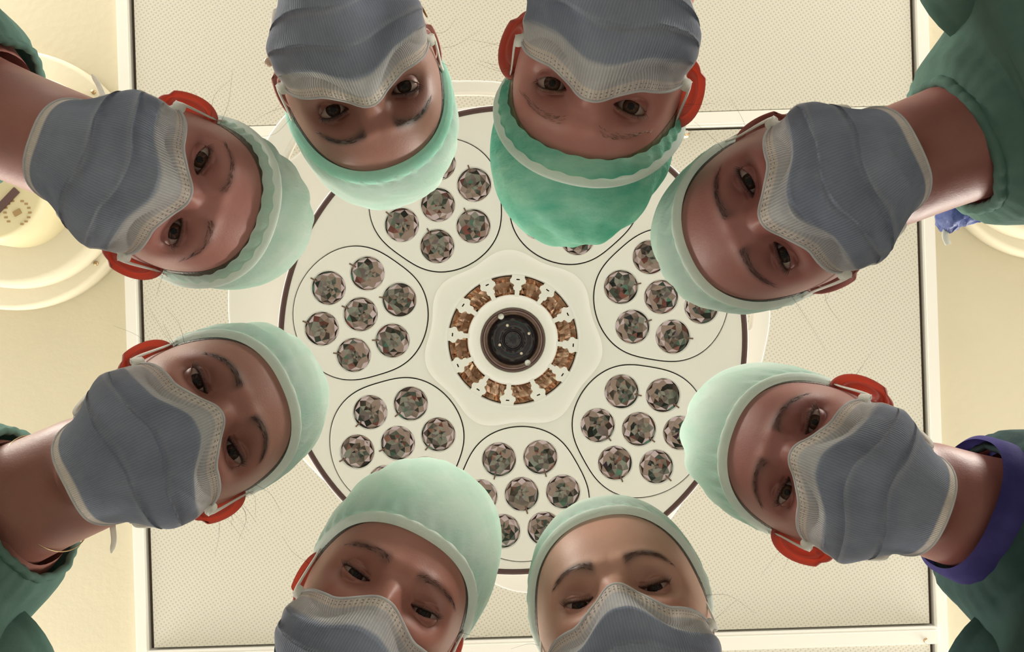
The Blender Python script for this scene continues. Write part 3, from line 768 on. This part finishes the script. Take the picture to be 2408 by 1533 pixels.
    # fabric layers: single ply just under the band and at the pleat lips reads paler
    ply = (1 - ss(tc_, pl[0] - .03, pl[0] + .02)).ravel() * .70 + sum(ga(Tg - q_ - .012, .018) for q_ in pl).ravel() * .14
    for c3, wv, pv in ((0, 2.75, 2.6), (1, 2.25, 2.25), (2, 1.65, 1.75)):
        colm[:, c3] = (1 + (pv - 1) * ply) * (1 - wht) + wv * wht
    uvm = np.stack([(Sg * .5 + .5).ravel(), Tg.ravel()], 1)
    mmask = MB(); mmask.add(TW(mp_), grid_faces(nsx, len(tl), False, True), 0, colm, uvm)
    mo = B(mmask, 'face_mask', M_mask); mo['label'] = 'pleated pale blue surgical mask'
    G_ = mp_.reshape(len(tl), nsx, 3)
    def mrow(t): return G_[int(np.argmin(np.abs(tl - t)))]
    wn = []
    st_m = MB()
    for t_ in (.032, .058):
        row = mrow(t_) * 1.006
        for k in range(3, nsx - 4, 2):
            m_ = (row[k + 1] - row[k]) * .15; tube(st_m, TW(np.array([row[k] + m_, row[k + 1] - m_])), .00022, 3)
    st_o = B(st_m, "stitching", M_stitch); st_o.parent = mo
    # nose strip: folded white edge
    em = MB(); row = mrow(0.0); tube(em, TW(catmull(row[::3], 3)), .0011, 8); row = mrow(1.0); tube(em, TW(catmull(row[::4], 3)), .0010, 8)
    for c_ in (0, nsx - 1): tube(em, TW(catmull(G_[:, c_][::8], 3)), .0012, 8)
    e_o = B(em, 'edge_binding', M_maskwhite); e_o.parent = mo
    for sg, ci in ((-1, 0), (1, nsx - 1)):                # ear loops
        top = G_[2, ci]; low = G_[len(tl) - 4, ci]; lm_ = MB()
        pts = catmull([top - [sg * .004, 0, 0], top + [sg * .0065, .003, -.012], [sg * .0775, .012, .012], [sg * .0815, .026, -.004], [sg * .083, .018, -.024], [sg * .080, -.012, -.030], [sg * .074, -.040, -.016], low + [sg * .006, .006, -.010], low - [sg * .003, 0, 0]], 6)
        ribbon(lm_, TW(pts), [Rm @ np.array([q_[0], 0, q_[2] + .02]) for q_ in pts], .0042 * p.get('loopw', 1), .0008)
        lo = B(lm_, 'ear_loop', M_loop); lo.parent = mo
        tb_ = MB(); ribbon(tb_, TW(catmull([top + [-sg * .006, -.006, .004], top + [sg * .001, .001, .0015], top + [sg * .006, .004, -.010]], 5)), [Rm @ np.array([sg, .2, .6])] * 11, .009, .0010)
        to_ = B(tb_, 'loop_tab', M_loop); to_.parent = mo
    # ---- earrings, necklace
    for kind, sg in p.get('earrings', ()):
        em = MB(); c0 = np.array([sg * .0775, -.040, .002])
        if kind == 'hoop': tube(em, TW([c0 + [.001 * sg * math.cos(t), .005 * math.cos(t), .005 * math.sin(t)] for t in np.linspace(0, 2 * PI, 20)[:-1]]), .0009, 6, closed=True)
        else: sphere(em, TW(c0), .0042, 16, 10)
        B(em, 'earring', M_brass if kind == 'hoop' else M_bead)
    if p.get('necklace'):
        em = MB(); cN = N - nrm(N + eo * .03 - O) * .030
        ax_ = nrm(N + eo * .03 - O); pa = nrm(np.cross(ax_, up)); pb = np.cross(ax_, pa)
        tube(em, [cN + (pa * math.cos(t) + pb * math.sin(t)) * .0578 * hs * p.get('nw', 1) for t in np.linspace(0, 2 * PI, 90)[:-1]], .0006, 5, closed=True); B(em, 'necklace', M_brass)
    # ---- clothing
    gown = p.get('gown_m', M_gown); fr_n = p.get('gather', 26); fa_ = p.get('gatheramp', .012)
    def nz(ii, t): return fa_ * math.exp(-ii / 5) * math.sin(fr_n * t + 2 * math.sin(3 * t)) + .018 * math.sin(5 * t + ii * .35 + i) + .012 * math.sin(9 * t - ii * .5)
    gm = MB(); wa2 = wa.copy() + .010; wb2 = wb.copy() + .012; g0 = p.get('open', 1.15); wa2[0] = .060 * g0 + .006; wb2[0] = .058 * g0 + .008
    loft(gm, C, Sx, Ty, wa2, wb2, 120, 0, nz)
    loft(gm, C, Sx, Ty, wa2 - .003, wb2 - .003, 120, 0, nz)
    for (s0, el, wr) in sh:
        pts = catmull([s0 - (el - s0) * .12, s0, (s0 + el) / 2, s0 + (el - s0) * .85], 5)
        tube(gm, pts, np.linspace(.056, .056, len(pts)) * (1 + .02 * np.sin(np.arange(len(pts)) * 2.1)), 28, cap=False)
    B(gm, 'scrub_top', gown)
    cb = MB(); ringp = []
    for k in range(120):
        t = 2 * PI * k / 120; ct, st = math.cos(t), math.sin(t); f = 1 + nz(0, t)
        ringp.append(C[0] + Sd * math.copysign(abs(ct) ** (2 / 2.4), ct) * wa2[0] * f + Ty[0] * math.copysign(abs(st) ** (2 / 2.4), st) * wb2[0] * f)
    tube(cb, ringp, p.get('collarw', .0035), 8, closed=True); B(cb, 'collar', p.get('collar_m', gown))
    if p.get('navy'):
        nb_ = MB(); V = []
        for f_, o_ in ((.0, .002), (.004, .007), (.026, .009), (.031, .003)):
            for k in range(120):
                t = 2 * PI * k / 120; ct, st = math.cos(t), math.sin(t)
                V.append(C[0] + T[0] * (f_ - .014) + Sd * math.copysign(abs(ct) ** .83, ct) * (wa2[0] + o_) + Ty[0] * math.copysign(abs(st) ** .83, st) * (wb2[0] + o_))
        nb_.add(V, grid_faces(120, 4, True)); B(nb_, 'neck_band', M_navy)
    tr = MB()
    hC = np.array([C[-3], C[-2] , C[-1], C[-1] - up * .05]); loft(tr, hC, [Sd] * 4, [Ty[-1]] * 4, np.array([.166, .168, .170, .160]) * p.get('build', 1), [.128, .130, .13, .115], 48, 0, cap=(False, True))
    for sg in (-1, 1):
        lg = hipc + Sd * sg * .085 + up * .02; kn = np.array([lg[0], lg[1], .50]) - eo * .01; an = np.array([lg[0], lg[1], .10]) + eo * .03
        tube(tr, catmull([lg, (lg + kn) / 2, kn, (kn + an) / 2, an], 6), np.interp(np.linspace(0, 4, 25), [0, 1, 2, 3, 4], [.092, .088, .080, .072, .068]), 30)
    B(tr, 'trousers', M_trousers)
    for sg in (-1, 1):
        an = np.array([hipc[0], hipc[1], 0]) + Sd * sg * .085; cm_ = MB(); V = []
        prof = [(-.11, .030, .045), (-.09, .040, .075), (-.03, .045, .095), (.05, .046, .080), (.10, .044, .055), (.14, .030, .035)]
        for f_, w2, h2_ in prof:
            for k in range(20):
                t = 2 * PI * k / 20; V.append(an - eo * f_ + Sd * w2 * math.cos(t) + up * (h2_ / 2 * (1 + math.sin(t))))
        cm_.add(V, grid_faces(20, 6, True) + [tuple(range(20))[::-1], tuple(100 + k for k in range(20))]); B(cm_, 'clog', M_clog)
    if p.get('extra'): p['extra'](B, TW, N, eo, Sd, up, rnd)
    return root

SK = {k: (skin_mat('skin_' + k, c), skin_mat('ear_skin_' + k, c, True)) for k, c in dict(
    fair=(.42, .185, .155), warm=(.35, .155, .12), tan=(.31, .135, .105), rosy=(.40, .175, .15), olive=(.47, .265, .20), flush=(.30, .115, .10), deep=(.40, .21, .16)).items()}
H_dark = hair_mat('black_hair', (.035, .02, .018)); H_brown = hair_mat('brown_hair', (.10, .05, .03)); H_light = hair_mat('light_brown_hair', (.24, .14, .08))

def blue_tie(B, TW, N, eo, Sd, up, rnd):            # crumpled blue plastic behind the neck, with a white strap
    m = MB(); nu, nv = 26, 18; V = []
    a = W(2205, 505, .80); b = W(2350, 470, .80)
    for j in range(nv):
        for k in range(nu):
            u = k / (nu - 1); v_ = j / (nv - 1); ang = 2 * PI * v_
            c_ = a * (1 - u) + b * u; r_ = .018 * math.sin(min(1, u * 4 + .25) * PI / 2) * (1 - .35 * u) * (1 + .28 * abs(math.sin(7 * u + 3 * ang)) * 1.2 - .1)
            V.append(c_ + np.array([0, math.cos(ang) * r_, math.sin(ang) * r_ * .8]) + rnd.randn(3) * .0008)
    m.add(V, grid_faces(nu, nv)); B(m, 'gown_tie', M_bluefilm)['label'] = 'crumpled blue plastic behind the neck'
    m = MB(); pts = catmull([W(2222, 500, .80), W(2226, 530, .80), W(2222, 555, .80), W(2230, 575, .80)], 5); ribbon(m, pts, [np.array([0, 0, -1.])] * len(pts), .006, .0008); B(m, 'hanging_strap', M_loop)
def loose_strap(px):
    def f(B, TW, N, eo, Sd, up, rnd):
        m = MB(); pts = catmull([W(x_, y_, z_) for x_, y_, z_ in px], 6); ribbon(m, pts, [np.array([.2, .1, -1.])] * len(pts), np.interp(np.linspace(0, 1, len(pts)), [0, .8, 1], [.005, .004, .001]), .0008); B(m, 'hanging_strap', M_loop)
    return f

PEOPLE = [
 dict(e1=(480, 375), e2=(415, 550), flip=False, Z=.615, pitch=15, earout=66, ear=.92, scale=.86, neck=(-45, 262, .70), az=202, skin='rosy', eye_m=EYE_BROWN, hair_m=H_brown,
      label='person with orange-red ears and a thin white loose strap, in the upper left', cap_label='mint green cap with white band', brow=.45, arch=.006, hu=.0056, bandpos=.075, puff=.010, crumple=.018, lift=.012, rim=32, mcr=.0017, open=1.0,
      extra=loose_strap([(245, 232, .72), (232, 200, .73), (216, 175, .73)])),
 dict(e1=(787, 270), e2=(955, 210), flip=True, Z=.690, pitch=19, scale=.945, earout=35, neck=(717, -384, .73), az=246, skin='tan', eye_m=EYE_DARK, hair_m=H_dark,
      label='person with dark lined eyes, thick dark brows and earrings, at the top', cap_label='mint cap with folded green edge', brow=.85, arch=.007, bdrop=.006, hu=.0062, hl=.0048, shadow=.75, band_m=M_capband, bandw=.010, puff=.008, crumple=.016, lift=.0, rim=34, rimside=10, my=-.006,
      earrings=(('hoop', -1), ('pearl', 1)), mcr=.0008),
 dict(e1=(1293, 203), e2=(1482, 258), flip=True, Z=.610, pitch=13, yaw=2, earout=66, ear=1.0, neck=(1652, -400, .73), az=291, skin='fair', eye_m=EYE_BROWN, hair_m=H_light,
      label='person in a tall crinkled teal cap with a raised white band', cap_label='tall crinkled teal cap', brow=.18, arch=.003, hu=.0058, hl=.005, shadow=.5, cap_m=M_cap2, bandpos=.13, puff=.012, crumple=.013, lift=.012, square=.014, rim=24, rimside=10, captilt=.06, my=-.004, mtilt=.002, jaw=.7, mw=1.02,
      wisps=8),
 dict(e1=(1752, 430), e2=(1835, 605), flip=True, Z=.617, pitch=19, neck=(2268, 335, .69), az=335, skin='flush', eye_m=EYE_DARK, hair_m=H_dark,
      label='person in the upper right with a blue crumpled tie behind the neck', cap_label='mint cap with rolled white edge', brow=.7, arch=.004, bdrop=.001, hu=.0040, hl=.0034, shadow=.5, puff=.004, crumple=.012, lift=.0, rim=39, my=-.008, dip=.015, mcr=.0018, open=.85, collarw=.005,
      extra=blue_tie),
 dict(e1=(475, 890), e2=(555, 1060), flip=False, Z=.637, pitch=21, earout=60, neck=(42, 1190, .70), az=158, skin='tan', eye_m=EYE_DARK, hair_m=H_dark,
      label='person with a thin necklace and strongly arched brows, on the left', cap_label='mint cap with white band', brow=.8, arch=.007, bdrop=.006, hu=.0040, hl=.0032, shadow=.55, puff=.007, crumple=.019, lift=.0, rim=33, my=-.008, dip=.014, necklace=True, open=1.0, mcr=.0016, wisps=16,
      extra=loose_strap([(265, 1235, .70), (268, 1270, .70), (262, 1300, .70)])),
 dict(e1=(838, 1345), e2=(1001, 1436), flip=False, Z=.640, pitch=12, neck=(696, 1906, .73), az=113, skin='warm', eye_m=EYE_DARK, hair_m=H_dark,
      label='person with narrow smiling eyes in a broad mint cap, at the bottom', cap_label='broad mint cap with white band', brow=.55, arch=.003, bdrop=.001, hu=.0030, hl=.0022, shadow=.3, puff=.020, crumple=.009, lift=.012, rim=29, rimside=8, my=-.013, mcr=.0008,
      earrings=(('hoop', 1),)),
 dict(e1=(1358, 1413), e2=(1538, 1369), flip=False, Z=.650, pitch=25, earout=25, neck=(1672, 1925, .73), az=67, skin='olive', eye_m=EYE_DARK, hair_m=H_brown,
      label='person with a high pale forehead and close-fitting cap, at the bottom', cap_label='close-fitting mint cap', brow=.85, arch=.006, bdrop=.005, hu=.0032, hl=.0024, shadow=.5, puff=.002, crumple=.004, lift=.000, rim=42, rimside=8, my=-.006, dip=.019, hw=1.07, mw=1.05, mcr=.0008),
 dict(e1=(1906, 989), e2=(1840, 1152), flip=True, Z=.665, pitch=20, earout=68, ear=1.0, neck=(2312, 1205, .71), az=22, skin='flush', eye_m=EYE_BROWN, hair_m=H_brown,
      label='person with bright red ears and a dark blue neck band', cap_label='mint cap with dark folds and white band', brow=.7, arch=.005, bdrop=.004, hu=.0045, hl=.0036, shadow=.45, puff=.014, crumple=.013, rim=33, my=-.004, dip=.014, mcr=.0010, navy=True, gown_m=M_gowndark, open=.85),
]
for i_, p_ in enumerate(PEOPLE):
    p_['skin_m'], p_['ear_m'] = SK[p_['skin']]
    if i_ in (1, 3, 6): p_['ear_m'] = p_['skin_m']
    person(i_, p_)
